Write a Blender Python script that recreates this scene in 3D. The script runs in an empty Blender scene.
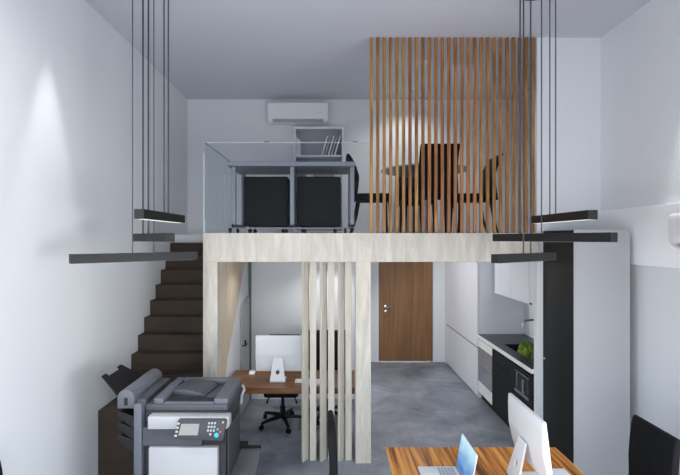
import bpy, bmesh, math, random
from mathutils import Vector, Matrix
random.seed(7)
R = math.radians
scene = bpy.context.scene
COL = scene.collection

# ------------------------------------------------------------------ helpers
class MB:
    """collects shapes into one mesh"""
    def __init__(self): self.bm = bmesh.new()
    def _join(self, b, M=None):
        if M is not None: bmesh.ops.transform(b, matrix=M, verts=b.verts)
        me = bpy.data.meshes.new('t'); b.to_mesh(me); b.free()
        self.bm.from_mesh(me); bpy.data.meshes.remove(me)
        return self
    def box(self, x0, x1, y0, y1, z0, z1, bev=0.0, seg=2, M=None):
        b = bmesh.new()
        bmesh.ops.create_cube(b, size=1)
        for v in b.verts:
            v.co = Vector(((x0+x1)/2 + v.co.x*(x1-x0), (y0+y1)/2 + v.co.y*(y1-y0), (z0+z1)/2 + v.co.z*(z1-z0)))
        if bev > 0:
            bmesh.ops.bevel(b, geom=list(b.edges), offset=bev, segments=seg, profile=0.5, affect='EDGES', clamp_overlap=True)
        return self._join(b, M)
    def prism(self, pts, axis, a0, a1, bev=0.0, seg=2, M=None):
        """pts: 2D outline; axis 'x': (y,z); 'y': (x,z); 'z': (x,y)"""
        def P(p, a):
            if axis == 'x': return (a, p[0], p[1])
            if axis == 'y': return (p[0], a, p[1])
            return (p[0], p[1], a)
        b = bmesh.new()
        lo = [b.verts.new(P(p, a0)) for p in pts]; hi = [b.verts.new(P(p, a1)) for p in pts]
        n = len(pts)
        b.faces.new(lo); b.faces.new(list(reversed(hi)))
        for i in range(n):
            j = (i+1) % n
            b.faces.new((lo[j], lo[i], hi[i], hi[j]))
        bmesh.ops.recalc_face_normals(b, faces=list(b.faces))
        if bev > 0:
            bmesh.ops.bevel(b, geom=list(b.edges), offset=bev, segments=seg, profile=0.5, affect='EDGES', clamp_overlap=True)
        return self._join(b, M)
    def tube(self, path, r, seg=10, caps=True, M=None):
        path = [Vector(p) for p in path]
        rs = r if isinstance(r, (list, tuple)) else [r]*len(path)
        b = bmesh.new(); rings = []
        up = None
        for i, p in enumerate(path):
            d = (path[min(i+1, len(path)-1)] - path[max(i-1, 0)]).normalized()
            if up is None:
                up = d.orthogonal().normalized()
            else:
                up = (up - d*up.dot(d)).normalized()
            s = d.cross(up)
            rings.append([b.verts.new(p + (up*math.cos(2*math.pi*k/seg) + s*math.sin(2*math.pi*k/seg))*rs[i]) for k in range(seg)])
        for a, c in zip(rings, rings[1:]):
            for k in range(seg):
                l = (k+1) % seg
                b.faces.new((a[k], a[l], c[l], c[k]))
        if caps:
            b.faces.new(list(reversed(rings[0]))); b.faces.new(rings[-1])
        bmesh.ops.recalc_face_normals(b, faces=list(b.faces))
        return self._join(b, M)
    def lathe(self, prof, seg=24, M=None):
        """prof: (r,z) list, around z"""
        b = bmesh.new(); rings = []
        for r, z in prof:
            if r < 1e-6: rings.append([b.verts.new((0, 0, z))])
            else: rings.append([b.verts.new((r*math.cos(2*math.pi*k/seg), r*math.sin(2*math.pi*k/seg), z)) for k in range(seg)])
        for a, c in zip(rings, rings[1:]):
            for k in range(seg):
                l = (k+1) % seg
                if len(a) == 1 and len(c) == 1: continue
                if len(a) == 1: b.faces.new((a[0], c[l], c[k]))
                elif len(c) == 1: b.faces.new((a[k], a[l], c[0]))
                else: b.faces.new((a[k], a[l], c[l], c[k]))
        if len(rings[0]) > 1: b.faces.new(list(reversed(rings[0])))
        if len(rings[-1]) > 1: b.faces.new(rings[-1])
        bmesh.ops.recalc_face_normals(b, faces=list(b.faces))
        return self._join(b, M)
    def holed(self, outer, ring, thick, M=None):
        """plate in the XZ plane (y thickness) with a hole: two loops of equal count"""
        b = bmesh.new(); n = len(outer); h = thick/2
        L = []
        for pts in (outer, ring):
            L.append([[b.verts.new((p[0], s, p[1])) for p in pts] for s in (-h, h)])
        for i in range(n):
            j = (i+1) % n
            b.faces.new((L[0][0][i], L[0][0][j], L[1][0][j], L[1][0][i]))
            b.faces.new((L[0][1][j], L[0][1][i], L[1][1][i], L[1][1][j]))
            b.faces.new((L[0][0][j], L[0][0][i], L[0][1][i], L[0][1][j]))
            b.faces.new((L[1][0][i], L[1][0][j], L[1][1][j], L[1][1][i]))
        bmesh.ops.recalc_face_normals(b, faces=list(b.faces))
        return self._join(b, M)
    def strip(self, quads):
        for q in quads:
            vs = [self.bm.verts.new(p) for p in q]
            self.bm.faces.new(vs)
        return self

ORIGIN = {}
def obj(name, mb, mat, parent=None, local=False, smooth=30):
    me = bpy.data.meshes.new(name)
    mb.bm.to_mesh(me); mb.bm.free()
    o = bpy.data.objects.new(name, me); COL.objects.link(o)
    me.materials.append(mat)
    if parent is not None:
        o.parent = parent
        org = ORIGIN.get(parent.name)
        if org is not None and not local:
            me.transform(Matrix.Translation(-Vector(org)))
        if org is not None: ORIGIN[o.name] = org
    if smooth:
        me.polygons.foreach_set('use_smooth', [True]*len(me.polygons))
        me.set_sharp_from_angle(angle=R(smooth))
    me.update()
    return o
def thing(name, label, cat, loc=(0,0,0), rz=0, group=None, world=True):
    """Empty at a thing's base. world=True: its children are given in world coordinates"""
    o = bpy.data.objects.new(name, None); COL.objects.link(o)
    o.empty_display_size = 0.1
    o.location = loc; o.rotation_euler = (0, 0, rz)
    o['label'] = label; o['category'] = cat
    if group: o['group'] = group
    if world: ORIGIN[o.name] = tuple(loc)
    return o
def tag(o, label, cat, group=None):
    o['label'] = label; o['category'] = cat
    if group: o['group'] = group
    return o
def struct(name, mb, mat, parent=None, smooth=30):
    o = obj(name, mb, mat, parent, smooth=smooth)
    if parent is None: o['kind'] = 'structure'
    return o
def dup(root, loc, rz, label, group=None):
    r = root.copy(); COL.objects.link(r)
    r.location = loc; r.rotation_euler = (0, 0, rz); r['label'] = label
    if group: r['group'] = group
    for ch in list(root.children):
        c = ch.copy(); COL.objects.link(c); c.parent = r
        for g in list(ch.children):
            d = g.copy(); COL.objects.link(d); d.parent = c
    return r
def rounded(x0, x1, z0, z1, r, seg=5):
    pts = []
    for cx, cz, a in ((x1-r, z1-r, 0), (x0+r, z1-r, 90), (x0+r, z0+r, 180), (x1-r, z0+r, 270)):
        for k in range(seg+1):
            t = R(a + 90*k/seg); pts.append((cx + r*math.cos(t), cz + r*math.sin(t)))
    return pts

# ------------------------------------------------------------------ materials
def lin(c):
    return tuple(((v/255)/12.92 if v/255 <= 0.04045 else ((v/255+0.055)/1.055)**2.4) for v in c) + (1.0,)
def base(name):
    m = bpy.data.materials.new(name); m.use_nodes = True
    nt = m.node_tree
    return m, nt, nt.nodes['Principled BSDF']
def N(nt, t, **kw):
    n = nt.nodes.new(t)
    for k, v in kw.items(): setattr(n, k, v)
    return n
def plain(name, rgb, rough=0.5, metal=0.0, var=0.06, scale=12, bump=0.0, spec=0.5, bscale=None):
    m, nt, p = base(name)
    c = lin(rgb)
    tc = N(nt, 'ShaderNodeTexCoord')
    no = N(nt, 'ShaderNodeTexNoise'); no.inputs['Scale'].default_value = scale; no.inputs['Detail'].default_value = 4
    nt.links.new(tc.outputs['Object'], no.inputs['Vector'])
    mx = N(nt, 'ShaderNodeMix', data_type='RGBA')
    mx.inputs['A'].default_value = tuple(v*(1-var) for v in c[:3]) + (1,)
    mx.inputs['B'].default_value = tuple(min(1, v*(1+var)) for v in c[:3]) + (1,)
    nt.links.new(no.outputs['Fac'], mx.inputs['Factor'])
    nt.links.new(mx.outputs['Result'], p.inputs['Base Color'])
    p.inputs['Roughness'].default_value = rough; p.inputs['Metallic'].default_value = metal
    p.inputs['Specular IOR Level'].default_value = spec
    if bump:
        n2 = N(nt, 'ShaderNodeTexNoise'); n2.inputs['Scale'].default_value = bscale or scale*6; n2.inputs['Detail'].default_value = 3
        nt.links.new(tc.outputs['Object'], n2.inputs['Vector'])
        b = N(nt, 'ShaderNodeBump'); b.inputs['Strength'].default_value = bump; b.inputs['Distance'].default_value = 0.01
        nt.links.new(n2.outputs['Fac'], b.inputs['Height']); nt.links.new(b.outputs['Normal'], p.inputs['Normal'])
    return m
def wood(name, stops, scale=(1,1,1), rot=(0,0,0), rough=0.45, rand=0.0, nscale=4.0, detail=5, distort=0.6):
    """grain streaks: noise stretched through scale; stops = [(pos, rgb)]"""
    m, nt, p = base(name)
    tc = N(nt, 'ShaderNodeTexCoord'); mp = N(nt, 'ShaderNodeMapping')
    mp.inputs['Scale'].default_value = scale; mp.inputs['Rotation'].default_value = rot
    nt.links.new(tc.outputs['Object'], mp.inputs['Vector'])
    vec = mp.outputs['Vector']
    oi = N(nt, 'ShaderNodeObjectInfo')
    if rand:
        ad = N(nt, 'ShaderNodeVectorMath', operation='ADD')
        ml = N(nt, 'ShaderNodeMath', operation='MULTIPLY'); ml.inputs[1].default_value = 37.0
        nt.links.new(oi.outputs['Random'], ml.inputs[0])
        nt.links.new(vec, ad.inputs[0]); nt.links.new(ml.outputs[0], ad.inputs[1]); vec = ad.outputs['Vector']
    no = N(nt, 'ShaderNodeTexNoise'); no.inputs['Scale'].default_value = nscale; no.inputs['Detail'].default_value = detail
    no.inputs['Roughness'].default_value = 0.6; no.inputs['Distortion'].default_value = distort
    nt.links.new(vec, no.inputs['Vector'])
    cr = N(nt, 'ShaderNodeValToRGB')
    el = cr.color_ramp.elements
    while len(el) < len(stops): el.new(0.5)
    for e, (pos, rgb) in zip(el, stops): e.position = pos; e.color = lin(rgb)
    nt.links.new(no.outputs['Fac'], cr.inputs['Fac'])
    out = cr.outputs['Color']
    if rand:
        hs = N(nt, 'ShaderNodeHueSaturation')
        mr = N(nt, 'ShaderNodeMapRange'); mr.inputs['To Min'].default_value = 1-rand; mr.inputs['To Max'].default_value = 1+rand
        nt.links.new(oi.outputs['Random'], mr.inputs['Value']); nt.links.new(mr.outputs['Result'], hs.inputs['Value'])
        m2 = N(nt, 'ShaderNodeMath', operation='FRACT'); m3 = N(nt, 'ShaderNodeMath', operation='MULTIPLY'); m3.inputs[1].default_value = 7.31
        nt.links.new(oi.outputs['Random'], m3.inputs[0]); nt.links.new(m3.outputs[0], m2.inputs[0])
        mh = N(nt, 'ShaderNodeMapRange'); mh.inputs['To Min'].default_value = 0.49; mh.inputs['To Max'].default_value = 0.512
        nt.links.new(m2.outputs[0], mh.inputs['Value']); nt.links.new(mh.outputs['Result'], hs.inputs['Hue'])
        nt.links.new(out, hs.inputs['Color']); out = hs.outputs['Color']
    nt.links.new(out, p.inputs['Base Color'])
    p.inputs['Roughness'].default_value = rough
    b = N(nt, 'ShaderNodeBump'); b.inputs['Strength'].default_value = 0.12; b.inputs['Distance'].default_value = 0.004
    nt.links.new(no.outputs['Fac'], b.inputs['Height']); nt.links.new(b.outputs['Normal'], p.inputs['Normal'])
    return m
def tiles(name, c_lo, c_hi, joint, w, h, off, rough, jsize, vec_axes='xy', loc=(0,0,0), grain=(1,1,1), nscale=2.2, bevel=0.1, contrast=(0.3, 0.72)):
    """large tiles with faint joints and a cloudy grain"""
    m, nt, p = base(name)
    tc = N(nt, 'ShaderNodeTexCoord'); mp = N(nt, 'ShaderNodeMapping'); mp.inputs['Location'].default_value = loc
    nt.links.new(tc.outputs['Object'], mp.inputs['Vector'])
    sx = N(nt, 'ShaderNodeSeparateXYZ'); cx = N(nt, 'ShaderNodeCombineXYZ')
    nt.links.new(mp.outputs['Vector'], sx.inputs[0])
    nt.links.new(sx.outputs[vec_axes[0].upper()], cx.inputs['X']); nt.links.new(sx.outputs[vec_axes[1].upper()], cx.inputs['Y'])
    br = N(nt, 'ShaderNodeTexBrick')
    br.offset = off; br.inputs['Scale'].default_value = 1.0
    br.inputs['Brick Width'].default_value = w; br.inputs['Row Height'].default_value = h
    br.inputs['Mortar Size'].default_value = jsize; br.inputs['Mortar Smooth'].default_value = 0.2
    br.inputs['Color1'].default_value = (0.92, 0.92, 0.92, 1); br.inputs['Color2'].default_value = (1.06, 1.06, 1.06, 1); br.inputs['Mortar'].default_value = (joint, joint, joint, 1)
    nt.links.new(cx.outputs[0], br.inputs['Vector'])
    m2 = N(nt, 'ShaderNodeMapping'); m2.inputs['Scale'].default_value = grain
    nt.links.new(tc.outputs['Object'], m2.inputs['Vector'])
    no = N(nt, 'ShaderNodeTexNoise'); no.inputs['Scale'].default_value = nscale; no.inputs['Detail'].default_value = 9; no.inputs['Roughness'].default_value = 0.66; no.inputs['Distortion'].default_value = 0.5
    nt.links.new(m2.outputs[0], no.inputs['Vector'])
    cr = N(nt, 'ShaderNodeValToRGB'); el = cr.color_ramp.elements
    el[0].position = contrast[0]; el[0].color = lin(c_lo); el[1].position = contrast[1]; el[1].color = lin(c_hi)
    nt.links.new(no.outputs['Fac'], cr.inputs['Fac'])
    mx = N(nt, 'ShaderNodeMix', data_type='RGBA', blend_type='MULTIPLY'); mx.inputs['Factor'].default_value = 1
    nt.links.new(cr.outputs['Color'], mx.inputs['A']); nt.links.new(br.outputs['Color'], mx.inputs['B'])
    nt.links.new(mx.outputs['Result'], p.inputs['Base Color'])
    p.inputs['Roughness'].default_value = rough
    b = N(nt, 'ShaderNodeBump'); b.inputs['Strength'].default_value = bevel; b.inputs['Distance'].default_value = 0.01
    nt.links.new(no.outputs['Fac'], b.inputs['Height']); nt.links.new(b.outputs['Normal'], p.inputs['Normal'])
    return m
def glass_mat(name, tint, edge=1.0):
    m, nt, p = base(name)
    nt.nodes.remove(p)
    out = nt.nodes['Material Output']
    tr = N(nt, 'ShaderNodeBsdfTransparent'); tr.inputs['Color'].default_value = tint
    gl = N(nt, 'ShaderNodeBsdfGlossy'); gl.inputs['Roughness'].default_value = 0.03; gl.inputs['Color'].default_value = (0.9, 0.95, 1, 1)
    fr = N(nt, 'ShaderNodeValue'); fr.outputs[0].default_value = 0.006*edge
    ms = N(nt, 'ShaderNodeMixShader')
    nt.links.new(fr.outputs[0], ms.inputs[0]); nt.links.new(tr.outputs[0], ms.inputs[1]); nt.links.new(gl.outputs[0], ms.inputs[2])
    nt.links.new(ms.outputs[0], out.inputs['Surface'])
    return m
def emit(name, rgb, strength, rgb2=None, axis='Z', lo=0, hi=1):
    m, nt, p = base(name)
    p.inputs['Base Color'].default_value = (0.02, 0.02, 0.02, 1)
    p.inputs['Emission Strength'].default_value = strength
    if rgb2 is None:
        p.inputs['Emission Color'].default_value = lin(rgb)
    else:
        tc = N(nt, 'ShaderNodeTexCoord'); sx = N(nt, 'ShaderNodeSeparateXYZ'); nt.links.new(tc.outputs['Generated'], sx.inputs[0])
        no = N(nt, 'ShaderNodeTexNoise'); no.inputs['Scale'].default_value = 3; nt.links.new(tc.outputs['Generated'], no.inputs['Vector'])
        ad = N(nt, 'ShaderNodeMath', operation='MULTIPLY_ADD'); ad.inputs[1].default_value = 0.5
        nt.links.new(no.outputs['Fac'], ad.inputs[0]); nt.links.new(sx.outputs[axis], ad.inputs[2])
        mr = N(nt, 'ShaderNodeMapRange'); mr.inputs['From Min'].default_value = lo; mr.inputs['From Max'].default_value = hi
        nt.links.new(ad.outputs[0], mr.inputs['Value'])
        mx = N(nt, 'ShaderNodeMix', data_type='RGBA'); mx.inputs['A'].default_value = lin(rgb); mx.inputs['B'].default_value = lin(rgb2)
        nt.links.new(mr.outputs['Result'], mx.inputs['Factor']); nt.links.new(mx.outputs['Result'], p.inputs['Emission Color'])
    return m

M = {}
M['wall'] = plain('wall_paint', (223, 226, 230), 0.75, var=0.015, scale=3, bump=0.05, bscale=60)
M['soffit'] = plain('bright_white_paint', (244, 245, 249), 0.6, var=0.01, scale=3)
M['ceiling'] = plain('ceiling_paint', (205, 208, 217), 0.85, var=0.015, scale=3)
M['floor'] = tiles('slate_floor_tiles', (100, 106, 118), (156, 162, 173), 0.80, 1.2, 0.6, 0.5, 0.42, 0.004, 'yx', loc=(0.3, 0.05, 0), nscale=1.7, bevel=0.08, contrast=(0.32, 0.68))
M['stone'] = tiles('cream_travertine', (176, 170, 160), (216, 210, 200), 0.9, 0.9, 5.0, 0.0, 0.5, 0.003, 'xz', loc=(0.26, 0, 0.3), grain=(5, 5, 0.9), nscale=2.6, bevel=0.05)
M['stair_panel'] = wood('pale_timber_panel', [(0.3, (186, 166, 140)), (0.6, (214, 198, 172)), (0.8, (222, 208, 186))], scale=(9, 9, 0.6), nscale=2.2)
M['slat'] = wood('warm_slat_timber', [(0.28, (88, 54, 24)), (0.5, (146, 98, 50)), (0.72, (186, 134, 78))], scale=(14, 14, 0.8), rand=0.22, nscale=3)
M['table'] = wood('zebra_timber', [(0.32, (84, 44, 10)), (0.43, (158, 92, 28)), (0.53, (206, 136, 54)), (0.7, (232, 168, 84))], scale=(22, 0.8, 6), rot=(0, 0, R(-6)), nscale=1.6, rough=0.38, distort=0.3)
M['desk'] = wood('walnut_desktop', [(0.3, (72, 42, 18)), (0.6, (122, 78, 36)), (0.8, (150, 98, 48))], scale=(0.8, 12, 6), nscale=2, rough=0.4)
M['door'] = wood('walnut_door', [(0.3, (104, 71, 42)), (0.55, (134, 94, 58)), (0.75, (152, 110, 70))], scale=(10, 4, 0.35), nscale=2.2, rough=0.5)
M['stair'] = wood('dark_stair_timber', [(0.3, (40, 29, 19)), (0.7, (54, 41, 28))], scale=(1, 8, 8), nscale=2, rough=0.7)
M['black_fabric'] = plain('black_upholstery', (17, 18, 20), 0.85, var=0.2, scale=40, bump=0.15, bscale=220, spec=0.25)
M['black'] = plain('black_plastic', (14, 15, 17), 0.5, spec=0.3, var=0.1)
M['black_cab'] = plain('matt_black_laminate', (23, 24, 25), 0.55, var=0.05, spec=0.25)
M['pendant'] = plain('anodised_charcoal', (29, 29, 31), 0.45, var=0.06, scale=8, spec=0.35)
M['cable'] = plain('grey_cable', (62, 66, 76), 0.5)
M['diff'] = emit('pendant_diffuser', (255, 252, 246), 1.0)
M['desk_metal'] = plain('grey_powder_coat', (122, 126, 136), 0.45, 0.25, var=0.03)
M['white'] = plain('white_laminate', (226, 228, 236), 0.4, var=0.012)
M['white_gloss'] = plain('white_plastic', (232, 233, 235), 0.3, var=0.015)
M['gap'] = plain('dark_seam', (44, 46, 54), 0.7)
M['grey_cab'] = plain('light_grey_laminate', (166, 167, 171), 0.5, var=0.015)
M['steel'] = plain('brushed_steel', (176, 180, 188), 0.3, 0.85, var=0.05)
M['chrome'] = plain('chrome', (205, 207, 212), 0.15, 1.0, var=0.02)
M['worktop'] = plain('dark_slate_worktop', (58, 61, 70), 0.35, var=0.12, scale=9)
M['sink'] = plain('black_granite_sink', (34, 37, 46), 0.35)
M['dark_glass'] = plain('black_glass', (14, 15, 17), 0.08, var=0.02)
M['oven_glass'] = plain('oven_glass', (158, 161, 168), 0.12, 0.35, var=0.2, scale=6)
M['splash'] = plain('splashback', (196, 199, 208), 0.35, var=0.02)
M['leaf'] = plain('green_leaf', (96, 122, 30), 0.5, var=0.5, scale=25)
M['alu'] = plain('silver_aluminium', (216, 219, 224), 0.55, 0.0, var=0.02)
M['screen_off'] = plain('dark_screen', (18, 19, 22), 0.12)
M['laptop_screen'] = emit('laptop_picture', (38, 112, 190), 0.95, (188, 228, 244), 'Z', 0.35, 1.2)
M['print_lo'] = plain('printer_grey', (92, 95, 104), 0.5, var=0.04)
M['print_dark'] = plain('printer_charcoal', (50, 52, 58), 0.5, var=0.05)
M['print_mid'] = plain('printer_slate', (70, 73, 80), 0.5, var=0.05)
M['print_white'] = plain('printer_white', (172, 173, 176), 0.4, var=0.015)
M['print_black'] = plain('printer_black', (16, 16, 19), 0.55)
M['panel_screen'] = emit('panel_screen', (214, 217, 218), 0.55)
M['teal'] = plain('teal_button', (44, 170, 190), 0.4)
M['red'] = plain('red_button', (190, 40, 52), 0.4)
M['amber'] = plain('amber_button', (214, 186, 60), 0.4)
M['glass'] = glass_mat('railing_glass', (0.96, 0.972, 0.978, 1))
M['glass_edge'] = plain('polished_glass_edge', (188, 198, 206), 0.2, var=0.03)
M['table_glass'] = glass_mat('tabletop_glass', (0.80, 0.85, 0.85, 1))
M['book_white'] = plain('white_card', (226, 228, 232), 0.6)
M['book_grey'] = plain('grey_card', (168, 172, 180), 0.6)
M['orange'] = plain('terracotta_card', (168, 104, 72), 0.6)
M['green_grey'] = plain('sage_card', (96, 108, 104), 0.6)
M['lamp'] = emit('downlight_lens', (255, 250, 240), 3.0)
M['ac'] = plain('air_conditioner_white', (232, 234, 237), 0.35, var=0.01)
M['knob'] = plain('pale_knob', (196, 198, 204), 0.3, 0.5)
M['slat_cream'] = tiles('cream_slat', (170, 164, 153), (206, 200, 189), 1.0, 9, 9, 0, 0.5, 0.0, 'xz', grain=(6, 6, 0.8), nscale=2.4, bevel=0.05)

# ------------------------------------------------------------------ room shell
XL, XR = -2.10, 2.735            # side walls
H = 4.285                        # ceiling
FY = 4.533                       # front of the loft
SB, ST = 2.015, 2.305            # loft slab underside and top
YU = 6.637                       # loft back wall
YO = 6.35                        # office back wall under the loft
YD = 8.26                        # wall of the entrance door
YR = -0.9                        # wall behind the camera
T = 0.12
struct('floor', MB().box(XL-T, XR+T, YR-T, YD+T, -0.1, 0), M['floor'])
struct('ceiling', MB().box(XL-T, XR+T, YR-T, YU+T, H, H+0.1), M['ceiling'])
# unseen windows added to both side walls to let in more light: (y0, y1, z0, z1)
WL = (-0.5, 2.5, 0.4, 2.6)
WR = (-0.5, 2.3, 0.2, 2.0)
for nm, wn, xa, xb, (p, q, r, t) in (('wall_left', 'added_window_2', XL-T, XL, WL), ('wall_right', 'added_window_3', XR, XR+T, WR)):
    struct(nm, MB().box(xa, xb, YR-T, p, 0, H).box(xa, xb, q, YD+T, 0, H).box(xa, xb, p, q, 0, r).box(xa, xb, p, q, t, H), M['wall'])
    f = MB(); xm = (xa+xb)/2
    for k in range(4): f.box(xm-0.025, xm+0.025, p+k*(q-p-0.05)/3, p+k*(q-p-0.05)/3+0.05, r, t)
    f.box(xm-0.025, xm+0.025, p, q, r, r+0.05).box(xm-0.025, xm+0.025, p, q, t-0.05, t)
    struct(wn, f, M['black'])
struct('wall_loft_back', MB().box(XL, XR, YU, YU+T, ST, H), M['wall'])
struct('wall_door', MB().box(XL, 0.863, YD, YD+T, 0, ST).box(1.86, XR, YD, YD+T, 0, ST).box(0.863, 1.86, YD, YD+T, 2.0, ST), M['wall'])
struct('wall_stub', MB().box(2.086, XR, 4.592, 4.66, 0, H), M['wall'])
struct('wall_office', MB().box(-1.14, 0.50, YO, YO+0.1, 0, SB), M['wall'])
struct('wall_corridor', MB().box(0.40, 0.50, YO+0.1, YD, 0, SB), M['wall'])
# soffit along the right wall
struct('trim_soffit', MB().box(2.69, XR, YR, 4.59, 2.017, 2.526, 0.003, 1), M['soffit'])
# wall behind the camera with an unseen window opening added for brightness
wx0, wx1, wz0, wz1 = -2.0, 2.6, 0.10, 2.36
struct('wall_rear', MB().box(XL, wx0, YR-T, YR, 0, H).box(wx1, XR, YR-T, YR, 0, H)
       .box(wx0, wx1, YR-T, YR, 0, wz0).box(wx0, wx1, YR-T, YR, wz1, H), M['wall'])
wf = MB()
for x in (wx0, (wx0*2+wx1)/3, (wx0+wx1*2)/3, wx1-0.05):
    wf.box(x, x+0.05, YR-0.08, YR-0.03, wz0, wz1)
wf.box(wx0, wx1, YR-0.08, YR-0.03, wz0, wz0+0.05).box(wx0, wx1, YR-0.08, YR-0.03, wz1-0.05, wz1)
struct('added_window_1', wf, M['black'])

# loft slab, columns, stair side wall
struct('loft_slab', MB().box(-1.28, 2.086, FY, 4.66, SB, ST, 0.003, 1), M['stone'])
struct('loft_floor', MB().box(-1.28, XR, 4.66, YD, SB, ST-0.002).box(XL, -1.28, 6.10, YD, SB, ST-0.002), M['wall'])
struct('column_left', MB().box(-1.28, -1.136, FY, FY+0.144, 0, SB, 0.002, 1), M['stone'])
struct('column_right', MB().box(0.245, 0.40, FY, FY+0.155, 0, SB, 0.003, 1), M['stone'])
# timber side of the stair with its sloping lower edge, white closet wall below
y0 = FY+0.144
struct('wall_stair', MB().prism([(y0, 0), (y0, SB), (6.06, SB), (6.03, 1.937), (5.0, 0.91), (4.93, 0.80), (4.93, 0)], 'x', -1.28, -1.142), M['stair_panel'])
struct('wall_closet', MB().prism([(4.94, 0), (4.94, 0.80), (5.01, 0.91), (6.04, 1.937), (6.07, SB), (YO, SB), (YO, 0)], 'x', -1.27, -1.150), M['white'])
d2 = struct('door_2', MB().prism([(5.72, 0.02), (5.72, 1.30), (5.74, 1.37), (5.79, 1.41), (6.22, 1.46), (6.27, 1.42), (6.27, 0.02)], 'x', -1.149, -1.128, 0.004, 1), M['grey_cab'])
dh = obj('door_handle', MB().tube([(-1.128, 5.80, 0.88), (-1.095, 5.80, 0.88), (-1.095, 5.80, 0.95)], 0.012, 8).tube([(-1.095, 5.80, 0.88), (-1.095, 5.92, 0.88)], 0.010, 8), M['black'], d2)
struct('trim_corner', MB().box(-1.149, -1.115, 6.315, 6.349, 0, SB), M['green_grey'])

# brown entrance door
d1 = struct('door_1', MB().box(0.868, 1.855, YD+0.01, YD+0.055, 0.012, 1.995, 0.003, 1), M['door'])
obj('door_frame', MB().box(0.835, 0.867, YD-0.012, YD+0.05, 0.0, 2.005).box(1.856, 1.885, YD-0.012, YD+0.05, 0.0, 2.005), M['white'], d1)
obj('rosette', MB().lathe([(0, 0), (0.026, 0), (0.026, 0.01), (0, 0.012)], 16, Matrix.Translation((0.995, YD+0.01, 1.01)) @ Matrix.Rotation(R(90), 4, 'X')), M['chrome'], d1)
obj('door_handle', MB().tube([(0.995, YD, 1.01), (0.995, YD-0.05, 1.01), (1.01, YD-0.055, 1.01), (1.12, YD-0.055, 1.01)], 0.010, 8), M['chrome'], d1)
obj('keyhole_cover', MB().lathe([(0, 0), (0.022, 0), (0.022, 0.01), (0, 0.012)], 16, Matrix.Translation((0.995, YD+0.01, 0.92)) @ Matrix.Rotation(R(90), 4, 'X')), M['chrome'], d1)

# ------------------------------------------------------------------ staircase
st = thing('staircase', 'dark brown timber staircase climbing along the left wall to the loft', 'staircase', (-1.69, 4.08, 0))
rise, run, yk = 0.166, 0.165, 4.595
obj('landing', MB().box(XL+0.002, -1.285, 4.08, yk, 0, 0.70, 0.003, 1), M['stair'], st)
obj('step', MB().box(-1.284, -1.055, 4.08, 4.52, 0, 0.467, 0.003, 1), M['stair'], st)
obj('step', MB().box(-1.054, -0.825, 4.08, 4.52, 0, 0.233, 0.003, 1), M['stair'], st)
ztop = 0.70
for i in range(9):
    ya = yk + i*run + 0.001
    yb = ya + run if i < 8 else 6.098
    z0 = max(0, ztop - 0.20)
    obj('step', MB().prism([(ya, z0 if i else 0), (ya, ztop+rise), (yb-0.001, ztop+rise), (yb-0.001, z0+0.12 if i else 0)], 'x', XL+0.002, -1.284), M['stair'], st)
    ztop += rise

# ------------------------------------------------------------------ slats under and on the loft
sd = thing('slat_divider', 'divider of six cream floor to slab slats beside right column', 'divider', (-0.03, FY+0.07, 0))
for i, xc in enumerate((-0.268, -0.182, -0.106, 0.002, 0.088, 0.178)):
    if i % 2 == 0:
        xc = (-0.262, 0, -0.078, 0, 0.104)[i]
        Mx = Matrix.Translation((xc, FY+0.07, 0)) @ Matrix.Rotation(R(54), 4, 'Z')
        obj('slat', MB().box(-0.044, 0.044, -0.013, 0.013, 0.001, SB-0.001, 0.002, 1, Mx), M['slat_cream'], sd)
    else:
        obj('slat', MB().box(xc-0.032, xc+0.032, FY+0.058, FY+0.084, 0.001, SB-0.001, 0.002, 1), M['slat_cream'], sd)

ss = thing('slat_screen', 'tall screen of warm brown timber slats from loft edge to ceiling', 'screen', (1.22, FY+0.06, ST))
for i in range(26):
    x = 0.392 + i*0.0654
    obj('slat', MB().box(x, x+0.031, FY+0.045, FY+0.068, ST+0.001, H-0.001, 0.0015, 1), M['slat'], ss)

gr = thing('glass_railing', 'frameless clear glass railing at left loft edge beside timber slats', 'railing', (-0.44, FY+0.02, ST))
gz = ST + 0.905
for (a, b) in ((-1.268, -0.66), (-0.652, 0.385)):
    g = obj('glass_panel', MB().box(a, b, FY+0.014, FY+0.026, ST+0.001, gz), M['glass'], gr)
    obj('glass_edge', MB().box(a, b, FY+0.014, FY+0.026, gz, gz+0.005), M['glass_edge'], g)
g = obj('glass_panel', MB().box(-1.268, -1.256, FY+0.03, 5.35, ST+0.001, gz), M['glass'], gr)
obj('glass_edge', MB().box(-1.268, -1.256, FY+0.03, 5.35, gz, gz+0.005).box(-1.268, -1.256, 5.35, 5.355, ST+0.002, gz), M['glass_edge'], g)
g = obj('glass_panel', MB().box(-1.268, -1.256, 5.37, 6.05, ST+0.001, gz), M['glass'], gr)
obj('glass_edge', MB().box(-1.268, -1.256, 5.37, 6.05, gz, gz+0.005), M['glass_edge'], g)
obj('corner_post', MB().box(-1.28, -1.269, FY+0.012, FY+0.03, ST+0.001, gz-0.10), M['glass_edge'], gr)
for x in (-0.67, 0.22): obj('clip', MB().box(x, x+0.05, FY+0.010, FY+0.030, gz+0.0055, gz+0.014, 0.002, 1), M['gap'], gr)

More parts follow.
